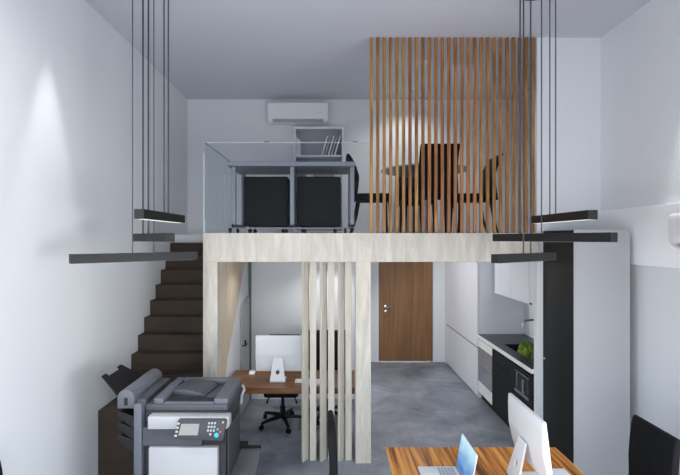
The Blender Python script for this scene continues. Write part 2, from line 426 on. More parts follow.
# ------------------------------------------------------------------ pendants
def pendant(name, label, bars, loc):
    f = 0.93     # hung this much nearer than first measured, sizes with it
    bars = [(a*f, b*f, c*f, d*f, 2.25+(z-2.25)*f, [(p*f, q*f, r*f) for p, q, r in cs]) for a, b, c, d, z, cs in bars]
    loc = (loc[0]*f, loc[1]*f, loc[2])
    p = thing(name, label, 'pendant lamp', loc, 0, 'pendant lamps hung by the loft')
    cx, cy = loc[0], loc[1]
    obj('canopy', MB().lathe([(0, 0), (0.16, 0), (0.17, 0.012), (0.17, 0.035), (0, 0.035)], 28, Matrix.Translation((cx, cy, H-0.0355))), M['pendant'], p)
    for (ax, ay, bx, by, z, cabs) in bars:
        A, B = Vector((ax, ay, 0)), Vector((bx, by, 0)); L = (B-A).length
        Mx = Matrix.Translation(((ax+bx)/2, (ay+by)/2, z)) @ Matrix.Rotation(math.atan2(by-ay, bx-ax), 4, 'Z')
        b = obj('bar', MB().box(-L/2, L/2, -0.0335, 0.0335, 0.0, 0.066, 0.002, 1, Mx), M['pendant'], p)
        obj('diffuser', MB().box(-L/2+0.03, L/2-0.03, -0.028, 0.028, -0.0005, 0.0, M=Mx), M['diff'], b)
        for (qx, qy, r) in cabs:
            obj('cable', MB().tube([(qx, qy, z+0.066), (qx, qy, H-0.036)], r, 6), M['cable'], p)
pendant('pendant_lamp', 'left pendant lamp of three charcoal bars hung before the stairs',
        [(-1.958, 3.40, -1.215, 4.08, 2.061, [(-1.623, 3.707, .0045), (-1.494, 3.824, .0045)]),
         (-1.775, 4.15, -1.268, 3.58, 2.223, [(-1.664, 4.012, .008), (-1.578, 3.918, .008)]),
         (-1.392, 3.285, -1.392, 4.215, 2.393, [(-1.392, 3.78, .0065), (-1.392, 3.88, .0065)])], (-1.54, 3.86, H))
pendant('pendant_lamp', 'right pendant lamp of three charcoal bars hung before the dark cabinet',
        [(1.312, 3.63, 2.04, 4.17, 2.052, [(1.648, 3.88, .0065), (1.74, 3.95, .0065)]),
         (1.58, 4.36, 2.045, 3.27, 2.223, [(1.697, 4.068, .0065), (1.790, 3.855, .005)]),
         (1.96, 3.39, 1.96, 4.38, 2.393, [(1.96, 4.06, .005), (1.96, 3.955, .005)])], (1.8, 3.93, H))

# ------------------------------------------------------------------ air conditioners
def ac_profile():
    return [(0, 0.02), (0, 0.30), (0.165, 0.30), (0.195, 0.285), (0.20, 0.26), (0.20, 0.09), (0.19, 0.055), (0.15, 0.02), (0.08, 0.0)]
def air_con(label, loc, rz, L, h):
    t = thing('air_conditioner', label, 'air conditioner', loc, rz, world=False)
    s = h/0.30
    pr = [(-d, z*s) for d, z in ac_profile()]
    obj('casing', MB().prism(pr, 'x', -L/2, L/2, 0.006, 2), M['ac'], t)
    obj('flap', MB().box(-L/2+0.06, L/2-0.06, -0.203, -0.193, 0.065*s, 0.11*s, 0.004, 1), M['ac'], t)
    obj('vent', MB().prism([(-0.152, 0.016*s), (-0.188, 0.050*s), (-0.192, 0.046*s), (-0.156, 0.012*s)], 'x', -L/2+0.07, L/2-0.07), M['book_grey'], t)
    obj('indicator', MB().box(L/2-0.13, L/2-0.10, -0.2035, -0.199, 0.135*s, 0.14*s), M['book_grey'], t)
air_con('white wall air conditioner high on the loft back wall above bookcase', (-0.47, YU-0.001, 3.90), 0, 0.86, 0.30)
air_con('white wall air conditioner on the right wall soffit at picture edge', (2.689, 2.93, 2.165), R(-90), 0.84, 0.27)

# ------------------------------------------------------------------ loft furniture
# desk
dk = thing('metal_desk', 'grey metal desk behind the glass railing on the loft', 'desk', (-0.41, 5.0, ST))
dy0, dy1 = 4.72, 5.36
obj('desktop', MB().box(-1.085, 0.25, dy0, dy1, 3.005, 3.052, 0.004, 1), M['desk_metal'], dk)
for x in (-1.045, -0.43, 0.20):
    lg = MB().box(x, x+0.045, dy0+0.03, dy0+0.075, ST+0.06, 3.004, 0.003, 1).box(x, x+0.045, dy1-0.075, dy1-0.03, ST+0.06, 3.004, 0.003, 1).box(x+0.001, x+0.044, dy0+0.03, dy1-0.03, ST+0.055, ST+0.095, 0.003, 1)
    obj('leg', lg, M['desk_metal'], dk)
obj('stretcher', MB().box(-1.0, 0.20, dy0+0.035, dy0+0.06, ST+0.045, ST+0.060), M['desk_metal'], dk)
for x in (-1.06, -0.98, 0.15, 0.215):
    obj('foot', MB().tube([(x, dy0+0.05, ST+0.001), (x, dy0+0.05, ST+0.055)], [0.012, 0.018], 10), M['black'], dk)
# pedestals
def pedestal(x0, x1, label):
    t = thing('pedestal_cabinet', label, 'cabinet', ((x0+x1)/2, 5.05, ST), 0, 'pedestals under the loft desk')
    b = MB(); b.prism(rounded(x0, x1, ST+0.075, ST+0.605, 0.02, 3), 'y', 4.83, 5.28, 0.003, 1)
    obj('casing', b, M['black_fabric'], t)
    obj('cabinet_door', MB().box(x0+0.012, x1-0.012, 4.822, 4.8295, ST+0.085, ST+0.595, 0.003, 1), M['black_fabric'], t)
    for cx in (x0+0.06, x1-0.06):
        for cy in (4.90, 5.22):
            obj('caster', MB().tube([(cx-0.018, cy, ST+0.026), (cx+0.018, cy, ST+0.026)], 0.024, 12).tube([(cx, cy, ST+0.04), (cx, cy, ST+0.075)], 0.009, 8), M['black'], t)
pedestal(-0.935, -0.455, 'black pedestal cabinet on casters at left under the grey loft desk')
pedestal(-0.362, 0.105, 'black pedestal cabinet on casters at right under the grey loft desk')
# bookcase
bx0, bx1, by0, by1, bt = -0.53, 0.185, 6.40, YU-0.004, 3.83
bc = thing('bookcase', 'white open bookcase below the air conditioner on the loft', 'bookcase', (-0.17, 6.5, ST))
obj('side_panel', MB().box(bx0, bx0+0.032, by0, by1, ST+0.001, bt-0.0335, 0.002, 1), M['white'], bc)
obj('side_panel', MB().box(bx1-0.032, bx1, by0, by1, ST+0.001, bt-0.0335, 0.002, 1), M['white'], bc)
obj('top_panel', MB().box(bx0, bx1, by0, by1, bt-0.032, bt, 0.002, 1), M['white'], bc)
for z in (2.36, 2.72, 3.06, 3.43):
    obj('shelf', MB().box(bx0+0.033, bx1-0.033, by0+0.004, by1, z-0.025, z, 0.002, 1), M['white'], bc)
obj('back_panel', MB().box(bx0+0.033, bx1-0.033, by1, by1+0.0035, ST+0.002, bt-0.033), M['book_grey'], bc)
def book(x, w, h, d, z, tilt, mat, label, cat='book', grp='books on the top shelf of the bookcase'):
    o = obj('book', MB().box(0, w, 0, d, 0.0, h, 0.002, 1), mat, None)
    o.location = (x, by0+0.03, z+0.0005); o.rotation_euler = (0, tilt, 0)
    tag(o, label, cat, grp)
for i, (x, w, h) in enumerate(((-0.494, 0.020, 0.255), (-0.472, 0.020, 0.235), (-0.450, 0.016, 0.22))):
    book(x, w, h, 0.17, 3.43, 0, M['book_white'], ('white upright book against the left side, bookcase top opening', 'second white upright book from the left, bookcase top opening', 'third and shortest white upright book at left, bookcase top opening')[i])
ord_ = ('leftmost', 'second', 'third', 'fourth', 'rightmost')
for i in range(5):
    book(-0.135+i*0.044, 0.022, 0.285, 0.17, 3.43+0.0065, R(16), M['book_white'] if i % 2 == 0 else M['book_grey'],
         '%s of five leaning %s books, bookcase top opening' % (ord_[i], 'white' if i % 2 == 0 else 'grey'))
book(-0.44, 0.055, 0.21, 0.17, 3.06, 0, M['green_grey'], 'sage green book on the bookcase shelf just above the desk top', grp='books on the second shelf of the bookcase')
book(-0.38, 0.022, 0.20, 0.17, 3.06, 0, M['orange'], 'terracotta book beside a white box on the second bookcase shelf', grp='books on the second shelf of the bookcase')
def storage_box(x, w, label):
    t = thing('storage_box', label, 'box', (x+w/2, by0+0.1, 3.0605), 0, 'white boxes on the second shelf of the bookcase')
    obj('box_body', MB().box(x, x+w, by0+0.03, by0+0.18, 3.0605, 3.20, 0.003, 1), M['book_white'], t)
    obj('box_lid', MB().box(x-0.002, x+w+0.002, by0+0.028, by0+0.182, 3.2005, 3.225, 0.003, 1), M['book_white'], t)
storage_box(-0.353, 0.09, 'small white box right of the terracotta book in bookcase')
storage_box(0.045, 0.10, 'small white box at the right end of the second bookcase shelf')

# upholstered chair
def make_chair(label, loc, rz, curve, tall, width, group, front=0.23, zs=0.485):
    t = thing('upholstered_chair', label, 'chair', loc, rz, group, world=False)
    w = width/2
    obj('seat', MB().box(-w, w, -0.19, front, 0.40, zs, 0.018, 3), M['black_fabric'], t)
    cen = [(-0.205, 0.405), (-0.205+0.02*curve, 0.55), (-0.205+0.035*curve, 0.68), (-0.205-0.0*curve, 0.80), (-0.205-0.045*curve, 0.90), (-0.205-0.075*curve, tall)]
    th = [0.030, 0.029, 0.027, 0.026, 0.024, 0.020]
    pts = [(y+h, z) for (y, z), h in zip(cen, th)] + [(cen[-1][0], tall+0.012)] + [(y-h, z) for (y, z), h in reversed(list(zip(cen, th)))]
    # backrest starts above the seat's rear edge
    pts = [(y-0.018, z) for y, z in pts]
    obj('backrest', MB().prism(pts, 'x', -w, w, 0.010, 2), M['black_fabric'], t, smooth=50)
    for s in (-1, 1):
        obj('leg', MB().tube([(s*(w-0.03), front-0.03, 0.399), (s*(w-0.022), front-0.015, 0.001)], [0.019, 0.012], 8), M['black'], t)
        obj('leg', MB().tube([(s*(w-0.03), -0.165, 0.399), (s*(w-0.024), -0.20, 0.2), (s*(w-0.022), -0.255, 0.001)], [0.02, 0.017, 0.012], 8), M['black'], t)
    return t
chairs_t = 'black chairs around the round glass table'
c_loft = make_chair('black high-back chair side-on beside grey loft desk, left of the slats', (0.50, 5.60, ST), R(-90), 1.0, 0.95, 0.42, chairs_t)
dup(c_loft, (1.168, 5.14, ST), 0, 'black chair with its back to the timber slats, nearest at glass table')
dup(c_loft, (1.165, 6.16, ST), R(180), 'black chair facing forward behind the round glass table, half hidden', chairs_t)
dup(c_loft, (1.74, 5.60, ST), R(90), 'black chair side-on behind slats at right of round glass table', chairs_t)
c_low = make_chair('black upholstered chair edge-on before the cream slat divider', (0.235, 3.20, 0), R(-90), 0.22, 0.955, 0.42, 'black chairs around the front work table', 0.155, 0.458)
dup(c_low, (1.985, 3.11, 0), R(90), 'black upholstered chair at right below the soffit, behind white computer')
dup(c_low, (-1.715, 2.45, 0), R(-90), 'black upholstered chair at the lower left corner by white wall')

# round glass table
rt = thing('round_table', 'round glass table behind the timber slats on the loft', 'table', (1.16, 5.62, ST))
Mc = Matrix.Translation((1.16, 5.62, 0))
obj('tabletop', MB().lathe([(0, 3.085), (0.52, 3.085), (0.53, 3.091), (0.53, 3.097), (0.52, 3.102), (0, 3.102)], 48, Mc), M['table_glass'], rt)
obj('table_rim', MB().lathe([(0.531, 3.086), (0.535, 3.086), (0.535, 3.101), (0.531, 3.101)], 48, Mc), M['glass_edge'], rt)
obj('pedestal', MB().lathe([(0, ST+0.001), (0.20, ST+0.001), (0.20, ST+0.012), (0.03, ST+0.03), (0.03, 3.06), (0.12, 3.084), (0, 3.084)], 28, Mc), M['steel'], rt)

# ------------------------------------------------------------------ kitchen
KX = 2.07      # cabinet fronts
def tall_cab(y0, y1, label):
    t = thing('tall_cabinet', label, 'cabinet', ((KX+XR)/2, (y0+y1)/2, 0), 0, 'white tall cabinets on the right of corridor')
    obj('body', MB().box(KX+0.022, XR-0.002, y0, y1, 0.001, SB-0.003), M['white'], t)
    for za, zb in ((0.03, 0.695), (0.715, SB-0.006)):
        d = obj('cabinet_door', MB().box(KX, KX+0.02, y0+0.003, y1-0.003, za, zb, 0.002, 1), M['white'], t)
    obj('finger_groove', MB().box(KX+0.012, KX+0.0218, y0+0.003, y1-0.003, 0.6955, 0.7145), M['gap'], t)
tall_cab(7.005, 8.16, 'white tall cabinet beside the brown entrance door')
tall_cab(6.41, 7.003, 'white tall cabinet at the far end of the dark worktop')
t_ = tag(obj('filler_panel', MB().box(KX+0.004, XR-0.002, 8.164, YD-0.001, 0.001, SB-0.003), M['white']), 'narrow white filler panel between tall cabinet and door wall', 'panel')
def wall_cab(y0, y1, label, pull=False):
    t = thing('wall_cabinet', label, 'cabinet', (2.5, (y0+y1)/2, 1.5), 0, 'white wall cabinets above the worktop')
    obj('body', MB().box(2.325, XR-0.002, y0+0.001, y1-0.001, 1.5, SB-0.003), M['gap'], t)
    d = obj('cabinet_door', MB().box(2.29, 2.311, y0+0.004, y1-0.004, 1.488, SB-0.006, 0.002, 1), M['white'], t)
    if pull: obj('pull', MB().box(2.283, 2.2895, y1-0.065, y1-0.012, 1.492, 1.512), M['gap'], d)
wall_cab(5.79, 6.35, 'white wall cabinet farthest from camera, above the oven')
wall_cab(5.23, 5.788, 'white wall cabinet in the middle, above tap and sink')
wall_cab(4.67, 5.228, 'white wall cabinet nearest camera, beside the wall stub', True)
# base units (oven, drawer cabinet, microwave cabinet)
ov = thing('oven', 'white and silver built-in oven at far end of worktop', 'oven', (2.4, 6.07, 0), 0)
obj('body', MB().box(KX+0.024, XR-0.01, 5.832, 6.378, 0.10, 0.845), M['grey_cab'], ov)
obj('control_panel', MB().box(KX, KX+0.022, 5.834, 6.376, 0.735, 0.84, 0.002, 1), M['white_gloss'], ov)
dd = obj('oven_door', MB().box(KX, KX+0.022, 5.834, 6.376, 0.262, 0.73, 0.002, 1), M['oven_glass'], ov)
obj('rack', MB().box(KX-0.003, KX-0.0005, 5.87, 6.34, 0.47, 0.48), M['steel'], dd)
obj('lower_panel', MB().box(KX, KX+0.022, 5.834, 6.376, 0.105, 0.258, 0.002, 1), M['white_gloss'], ov)
obj('plinth', MB().box(KX+0.05, KX+0.07, 5.832, 6.378, 0.001, 0.099), M['black_cab'], ov)
bc1 = thing('base_cabinet', 'black base cabinet with drawer between oven and microwave', 'cabinet', (2.4, 5.54, 0), 0, 'black base cabinets')
obj('body', MB().box(KX+0.024, XR-0.01, 5.252, 5.828, 0.10, 0.66), M['black_cab'], bc1)
dr = obj('drawer', MB().box(KX, KX+0.022, 5.254, 5.826, 0.675, 0.83, 0.002, 1), M['black_cab'], bc1)
obj('cabinet_door', MB().box(KX, KX+0.022, 5.254, 5.826, 0.105, 0.665, 0.002, 1), M['black_cab'], bc1)
obj('plinth', MB().box(KX+0.05, KX+0.07, 5.252, 5.828, 0.001, 0.099), M['black_cab'], bc1)
bc2 = thing('base_cabinet', 'black base cabinet holding the microwave, nearest the wall stub', 'cabinet', (2.4, 4.96, 0), 0, 'black base cabinets')
fr = MB().box(KX, KX+0.022, 4.672, 4.728, 0.53, 0.83).box(KX, KX+0.022, 5.092, 5.248, 0.53, 0.83).box(KX, KX+0.022, 4.728, 5.092, 0.79, 0.83).box(KX, KX+0.022, 4.728, 5.092, 0.53, 0.545)
obj('surround', fr, M['black_cab'], bc2)
obj('cabinet_door', MB().box(KX, KX+0.022, 4.674, 5.248, 0.105, 0.527, 0.002, 1), M['black_cab'], bc2)
obj('body', MB().box(KX+0.024, XR-0.01, 4.672, 5.248, 0.10, 0.528), M['black_cab'], bc2)
obj('plinth', MB().box(KX+0.05, KX+0.07, 4.672, 5.248, 0.001, 0.099), M['black_cab'], bc2)
mw = thing('microwave', 'black built-in microwave with silver trim under near worktop end', 'microwave', (2.3, 4.91, 0.546), 0)
obj('casing', MB().box(KX-0.003, KX+0.40, 4.731, 5.089, 0.548, 0.787, 0.002, 1), M['dark_glass'], mw)
obj('upper_trim', MB().box(KX-0.009, KX-0.0035, 4.733, 5.087, 0.776, 0.784), M['steel'], mw)
obj('lower_trim', MB().box(KX-0.012, KX-0.0035, 4.733, 5.087, 0.552, 0.578), M['steel'], mw)
obj('side_trim', MB().box(KX-0.008, KX-0.0035, 5.035, 5.045, 0.60, 0.765), M['steel'], mw)
obj('door_handle', MB().box(KX-0.025, KX-0.012, 4.842, 4.858, 0.59, 0.74, 0.003, 1).box(KX-0.0125, KX-0.0035, 4.845, 4.855, 0.60, 0.61).box(KX-0.0125, KX-0.0035, 4.845, 4.855, 0.72, 0.73), M['steel'], mw)
# worktop
wt = thing('worktop', 'dark slate kitchen worktop with white front edge and black sink', 'worktop', (2.4, 5.5, 0.86))
sx0, sx1, sy0, sy1 = 2.20, 2.54, 5.30, 5.80
obj('top', MB().box(KX+0.004, sx0, 4.675, 6.405, 0.862, 0.90).box(sx1, XR-0.003, 4.675, 6.405, 0.862, 0.90).box(sx0, sx1, 4.675, sy0, 0.862, 0.90).box(sx0, sx1, sy1, 6.405, 0.862, 0.90), M['worktop'], wt)
obj('front_edge', MB().box(KX-0.012, KX+0.003, 4.662, 6.405, 0.858, 0.902, 0.002, 1).box(KX+0.003, XR-0.003, 4.662, 4.674, 0.858, 0.902), M['white_gloss'], wt)
sk = MB().box(sx0+0.003, sx1-0.003, sy0+0.003, sy1-0.003, 0.715, 0.725)
for a in ((sx0+.001, sx0+.012, sy0+.001, sy1-.001), (sx1-.012, sx1-.001, sy0+.001, sy1-.001), (sx0+.012, sx1-.012, sy0+.001, sy0+.012), (sx0+.012, sx1-.012, sy1-.012, sy1-.001)):
    sk.box(a[0], a[1], a[2], a[3], 0.715, 0.899)
obj('sink', sk, M['sink'], wt)
fa = thing('tap', 'steel gooseneck tap over the black sink', 'tap', (2.62, 5.50, 0.90))
path = [(2.62, 5.50, 0.93)] + [(2.62, 5.50, z) for z in (1.0, 1.15, 1.21)] + [(2.605, 5.50, 1.245), (2.57, 5.50, 1.258), (2.46, 5.50, 1.262), (2.37, 5.50, 1.256), (2.335, 5.50, 1.235), (2.325, 5.50, 1.20), (2.325, 5.50, 1.165)]
obj('spout', MB().tube(path, 0.013, 12), M['steel'], fa, smooth=60)
obj('base', MB().lathe([(0, 0), (0.03, 0), (0.03, 0.008), (0.022, 0.03), (0, 0.03)], 20, Matrix.Translation((2.62, 5.50, 0.901))), M['steel'], fa)
obj('lever', MB().tube([(2.62, 5.48, 0.99), (2.60, 5.42, 1.02)], [0.008, 0.006], 8), M['steel'], fa)
# lettuce
def leaf_ball(cx, cy, cz, rad, n, seed, squash=0.8):
    rnd = random.Random(seed); mb = MB()
    for i in range(n):
        th = rnd.uniform(0, 2*math.pi); el = rnd.uniform(-0.35, 1.45)
        d = Vector((math.cos(th)*math.cos(el), math.sin(th)*math.cos(el), math.sin(el)*squash))
        rr = rad*rnd.uniform(0.55, 1.0)
        c = Vector((cx, cy, cz)) + d*rr*0.8
        nrm = (d + Vector((rnd.uniform(-.9,.9), rnd.uniform(-.9,.9), rnd.uniform(-.5,.9)))).normalized()
        u = nrm.orthogonal().normalized(); v = nrm.cross(u).normalized(); d = nrm
        a = rnd.uniform(0, 6.28); u, v = u*math.cos(a)+v*math.sin(a), v*math.cos(a)-u*math.sin(a)
        s = rad*rnd.uniform(0.22, 0.40)
        b = bmesh.new(); G = []
        for ii in range(5):
            row = []
            for jj in range(5):
                p, q = ii/2-1, jj/2-1
                wv = (1-abs(p)**2.2)**0.5 if abs(p) < 1 else 0.12
                pos = c + u*p*s*1.15 + v*q*s*wv + d*(-(p*p+q*q)*s*0.55 + 0.10*s*math.sin(5*p+3*q+i))
                row.append(b.verts.new(pos))
            G.append(row)
        for ii in range(4):
            for jj in range(4): b.faces.new((G[ii][jj], G[ii+1][jj], G[ii+1][jj+1], G[ii][jj+1]))
        mb._join(b)
    return mb
lt = thing('lettuce', 'green leafy lettuce standing on the worktop by the sink', 'lettuce', (2.235, 5.16, 0.901))
obj('leaves', leaf_ball(2.235, 5.16, 0.985, 0.125, 110, 3), M['leaf'], lt, smooth=80)
obj('stem', MB().lathe([(0, 0), (0.03, 0), (0.045, 0.05), (0.02, 0.08), (0, 0.08)], 14, Matrix.Translation((2.235, 5.16, 0.9015))), M['leaf'], lt)

# tall dark unit in front of the wall stub
tc = thing('tall_unit', 'tall unit with black left door and light grey end panel', 'cabinet', (2.4, 4.3, 0))
obj('body', MB().box(2.164, 2.622, 4.025, 4.585, 0.001, 2.312), M['black_cab'], tc)
bd = obj('cabinet_door', MB().box(2.146, 2.163, 4.012, 4.588, 0.02, 2.325, 0.002, 1), M['black_cab'], tc)
obj('knob', MB().lathe([(0, 0), (0.009, 0), (0.012, 0.012), (0.010, 0.02), (0, 0.022)], 14, Matrix.Translation((2.146, 4.545, 1.05)) @ Matrix.Rotation(R(-90), 4, 'Y')), M['knob'], bd)
obj('end_panel', MB().prism([(2.146, 0.001), (2.64, 0.001), (2.64, 2.285), (2.633, 2.306), (2.618, 2.32), (2.60, 2.328), (2.146, 2.328)], 'y', 4.003, 4.0115), M['grey_cab'], tc)
obj('side_panel', MB().box(2.623, 2.638, 4.0125, 4.588, 0.001, 2.30), M['grey_cab'], tc)

# ------------------------------------------------------------------ office under the loft
od = thing('office_desk', 'walnut desk behind cream slats under the loft', 'desk', (-0.4, 5.0, 0))
obj('desktop', MB().box(-1.12, 0.36, 4.69, 5.32, 0.642, 0.705, 0.003, 1), M['desk'], od)
obj('leg_panel', MB().box(-1.09, -1.06, 4.74, 5.28, 0.001, 0.641), M['desk_metal'], od)
obj('leg_panel', MB().box(0.30, 0.33, 4.74, 5.28, 0.001, 0.641), M['desk_metal'], od)

def hole_plate(mb, w0, w1, h, cz, rx, rz_, thick, Mx):
    n = 40; outer, ring = [], []
    for k in range(n):
        a = 2*math.pi*k/n
        ring.append((rx*math.cos(a), cz + rz_*math.sin(a)))
    # outer trapezoid sampled by direction from the hole centre
    poly = [(-w0/2, 0), (w0/2, 0), (w1/2, h), (-w1/2, h)]
    for k in range(n):
        a = 2*math.pi*k/n; d = (math.cos(a), math.sin(a)); best = 1e9
        for i in range(4):
            p, q = poly[i], poly[(i+1) % 4]
            ex, ez = q[0]-p[0], q[1]-p[1]
            den = d[0]*ez - d[1]*ex
            if abs(den) < 1e-9: continue
            px, pz = p[0], p[1]-cz
            t = (px*ez - pz*ex)/den; s = (px*d[1] - pz*d[0])/den
            if t > 0 and -1e-6 <= s <= 1+1e-6: best = min(best, t)
        outer.append((d[0]*best, cz + d[1]*best))
    # snap nearest samples to the corners
    for c in poly:
        k = min(range(n), key=lambda i: (outer[i][0]-c[0])**2 + (outer[i][1]-c[1])**2)
        outer[k] = c
    mb.holed(outer, ring, thick, Mx)
    return mb
def computer(label, loc, rz, tilt, Hh=0.395):
    """local: screen faces -y... back of the case faces +y turned by rz"""
    t = thing('desktop_computer', label, 'computer', loc, rz, 'white all in one computers', world=False)
    # screen looks to +y, its back and the stand are seen from -y
    Mt = Matrix.Translation((0, 0.02, 0.085)) @ Matrix.Rotation(R(tilt), 4, 'X')
    W = 0.50
    cs = MB()
    prof = [(0.0, 0.0), (0.022, 0.0), (0.022, Hh), (0.0, Hh), (-0.010, Hh*0.85), (-0.022, Hh*0.5), (-0.010, Hh*0.15)]
    cs.prism(prof, 'x', -W/2, W/2, 0.004, 2, Mt)
    obj('case', cs, M['alu'], t, smooth=40)
    obj('screen', MB().box(-W/2+0.012, W/2-0.012, 0.0222, 0.0235, 0.085, Hh-0.012, M=Mt), M['screen_off'], t)
    sp = MB()
    Ms = Matrix.Translation((0, -0.095, 0.012)) @ Matrix.Rotation(R(-15), 4, 'X')
    hole_plate(sp, 0.165, 0.10, 0.245, 0.095, 0.020, 0.027, 0.012, Ms)
    obj('stand', sp, M['alu'], t)
    obj('foot', MB().box(-0.0825, 0.0825, -0.103, 0.09, 0.001, 0.010, 0.003, 1), M['alu'], t)
    return t
computer('white all in one computer seen from behind on the walnut office desk', (-0.575, 4.965, 0.705), 0, 3)
# keyboard and mouse in the office
def keyboard(label, loc, rz):
    t = thing('keyboard', label, 'keyboard', loc, rz, 'thin white keyboards', world=False)
    obj('base', MB().box(-0.14, 0.14, -0.057, 0.057, 0.001, 0.010, 0.003, 1), M['alu'], t)
    kb = MB()
    for r in range(5):
        for c in range(13):
            x = -0.131 + c*0.0203; y = -0.048 + r*0.0195
            kb.box(x, x+0.0165, y, y+0.016, 0.010, 0.0135)
    obj('keys', kb, M['white_gloss'], t)
    return t
keyboard('thin white keyboard on the walnut office desk behind the slats', (-0.25, 4.90, 0.705), R(180))
def mouse(label, loc, rz):
    t = thing('computer_mouse', label, 'computer mouse', loc, rz, world=False)
    b = MB()
    prof = [(-0.055, 0.002), (-0.050, 0.016), (-0.025, 0.030), (0.005, 0.034), (0.035, 0.024), (0.055, 0.006), (0.055, 0.002)]
    b.prism(prof, 'x', -0.03, 0.03, 0.007, 3)
    obj('shell', b, M['white_gloss'], t, smooth=60)
    obj('wheel', MB().tube([(-0.004, 0.02, 0.030), (0.004, 0.02, 0.030)], 0.006, 10), M['book_grey'], t)
mouse('small white mouse on the walnut desk left of the computer', (-0.90, 5.19, 0.705), 0)
tag(obj('notepad', MB().box(-0.275, -0.115, 4.74, 4.80, 0.7055, 0.735, 0.002, 1), M['book_white']), 'small white notepad by the front edge of the walnut desk', 'notepad')

def office_chair(label, loc, rz, sw, bw, btop, spoke, ang0):
    t = thing('office_chair', label, 'office chair', loc, rz, 'black office chairs behind the walnut desk', world=False)
    obj('seat', MB().prism(rounded(-sw, sw, -0.26, 0.20, 0.05, 4), 'z', 0.405, 0.485, 0.015, 2), M['black_fabric'], t, smooth=40)
    obj('backrest', MB().box(-bw, bw, 0.225, 0.262, 0.50, btop-0.05, 0.012, 2), M['black_fabric'], t)
    obj('back_frame', MB().box(-bw-0.006, bw+0.006, 0.22, 0.267, btop-0.049, btop, 0.010, 2), M['black'], t)
    obj('back_support', MB().tube([(0, 0.05, 0.385), (0, 0.285, 0.40), (0, 0.30, 0.55), (0, 0.285, 0.70)], [0.025, 0.025, 0.022, 0.018], 8), M['black'], t)
    obj('mechanism', MB().box(-0.085, 0.085, -0.10, 0.10, 0.355, 0.404, 0.010, 2), M['black'], t)
    obj('gas_column', MB().tube([(0, 0, 0.09), (0, 0, 0.22), (0, 0, 0.225), (0, 0, 0.355)], [0.032, 0.032, 0.02, 0.02], 14), M['black'], t)
    for s in (-1, 1):
        obj('lever', MB().tube([(s*0.08, -0.06, 0.375), (s*0.13, -0.08, 0.365), (s*0.165, -0.10, 0.335), (s*0.178, -0.11, 0.29)], [0.008, 0.008, 0.008, 0.014], 8), M['black'], t)
    for k in range(5):
        a = R(ang0 + 72*k); c, s = math.cos(a), math.sin(a)
        lg = obj('base_arm', MB().tube([(c*0.02, s*0.02, 0.105), (c*spoke*0.6, s*spoke*0.6, 0.092), (c*spoke, s*spoke, 0.075)], [0.032, 0.022, 0.016], 8), M['black'], t)
        Mx = Matrix.Translation((c*spoke, s*spoke, 0.029)) @ Matrix.Rotation(a+0.7, 4, 'Z')
        obj('caster', MB().tube([(-0.022, 0, 0), (0.022, 0, 0)], 0.028, 14, M=Mx).tube([(0, 0, 0.02), (0, 0, 0.055)], 0.008, 8, M=Mx), M['black'], lg)
office_chair('black office chair on casters behind the white computer', (-0.585, 5.50, 0), 0, 0.20, 0.195, 1.035, 0.29, -71)
office_chair('wide black office chair behind the slats, right of the other office chair', (-0.065, 5.72, 0), 0, 0.235, 0.32, 1.045, 0.27, -40)

# ------------------------------------------------------------------ printer
px0, px1, pyf, pyb = -1.475, -0.765, 3.36, 3.93
pr = thing('photocopier', 'grey and white office photocopier in front of the stairs', 'photocopier', ((px0+px1)/2, 3.65, 0))
obj('cabinet', MB().box(-1.395, -0.79, 3.40, 3.90, 0.03, 0.87, 0.006, 1), M['print_dark'], pr)
obj('front_pillar', MB().box(-1.458, -1.398, 3.345, 3.90, 0.03, 1.03, 0.008, 2), M['print_lo'], pr)
obj('paper_drawer', MB().box(-1.345, -0.835, 3.335, 3.398, 0.14, 0.712, 0.012, 2), M['print_white'], pr)
obj('fascia', MB().box(-1.394, -0.955, 3.352, 3.398, 0.715, 0.85, 0.004, 1), M['print_mid'], pr)
obj('output_slot', MB().box(-0.954, -0.80, 3.378, 3.3985, 0.715, 0.85), M['print_black'], pr)
obj('side_panel', MB().box(-0.789, -0.775, 3.44, 3.86, 0.10, 0.80, 0.005, 1), M['print_mid'], pr)
obj('scanner_body', MB().box(-1.395, -0.775, 3.40, 3.92, 0.871, 0.962, 0.006, 1), M['print_dark'], pr)
obj('scanner_front', MB().prism([(-1.34, 0.855), (-0.765, 0.855), (-0.745, 0.87), (-0.745, 0.948), (-1.34, 0.948)], 'y', 3.31, 3.399, 0.008, 2), M['print_white'], pr)
# lid with its sunken paper tray
ld = obj('lid', MB().box(-1.385, -0.775, 3.39, 3.93, 0.963, 1.010, 0.006, 2), M['print_mid'], pr)
obj('lid_rim', MB().box(-0.875, -0.772, 3.392, 3.925, 1.0105, 1.052, 0.006, 2), M['print_lo'], ld)
obj('lid_rim', MB().box(-1.325, -1.255, 3.392, 3.925, 1.0105, 1.052, 0.006, 2), M['print_lo'], ld)
obj('lid_rim', MB().box(-1.254, -0.876, 3.86, 3.925, 1.0105, 1.052, 0.006, 2), M['print_lo'], ld)
obj('lid_lip', MB().box(-1.254, -0.876, 3.392, 3.43, 1.0105, 1.022, 0.004, 1), M['print_lo'], ld)
obj('paper_plate', MB().prism([(-1.25, 1.012), (-1.25, 1.045), (-1.18, 1.060), (-1.08, 1.055), (-1.00, 1.040), (-0.965, 1.018), (-0.965, 1.012)], 'y', 3.56, 3.84, 0.004, 2,
    M=Matrix.Translation((-1.1, 3.7, 0)) @ Matrix.Rotation(R(-9), 4, 'Z') @ Matrix.Translation((1.1, -3.7, 0))), M['print_mid'], ld, smooth=50)
rb = MB()
for k in range(6): rb.box(-1.24, -0.90, 3.445+k*0.017, 3.452+k*0.017, 1.0105, 1.014)
obj('tray_ribs', rb, M['print_dark'], ld)
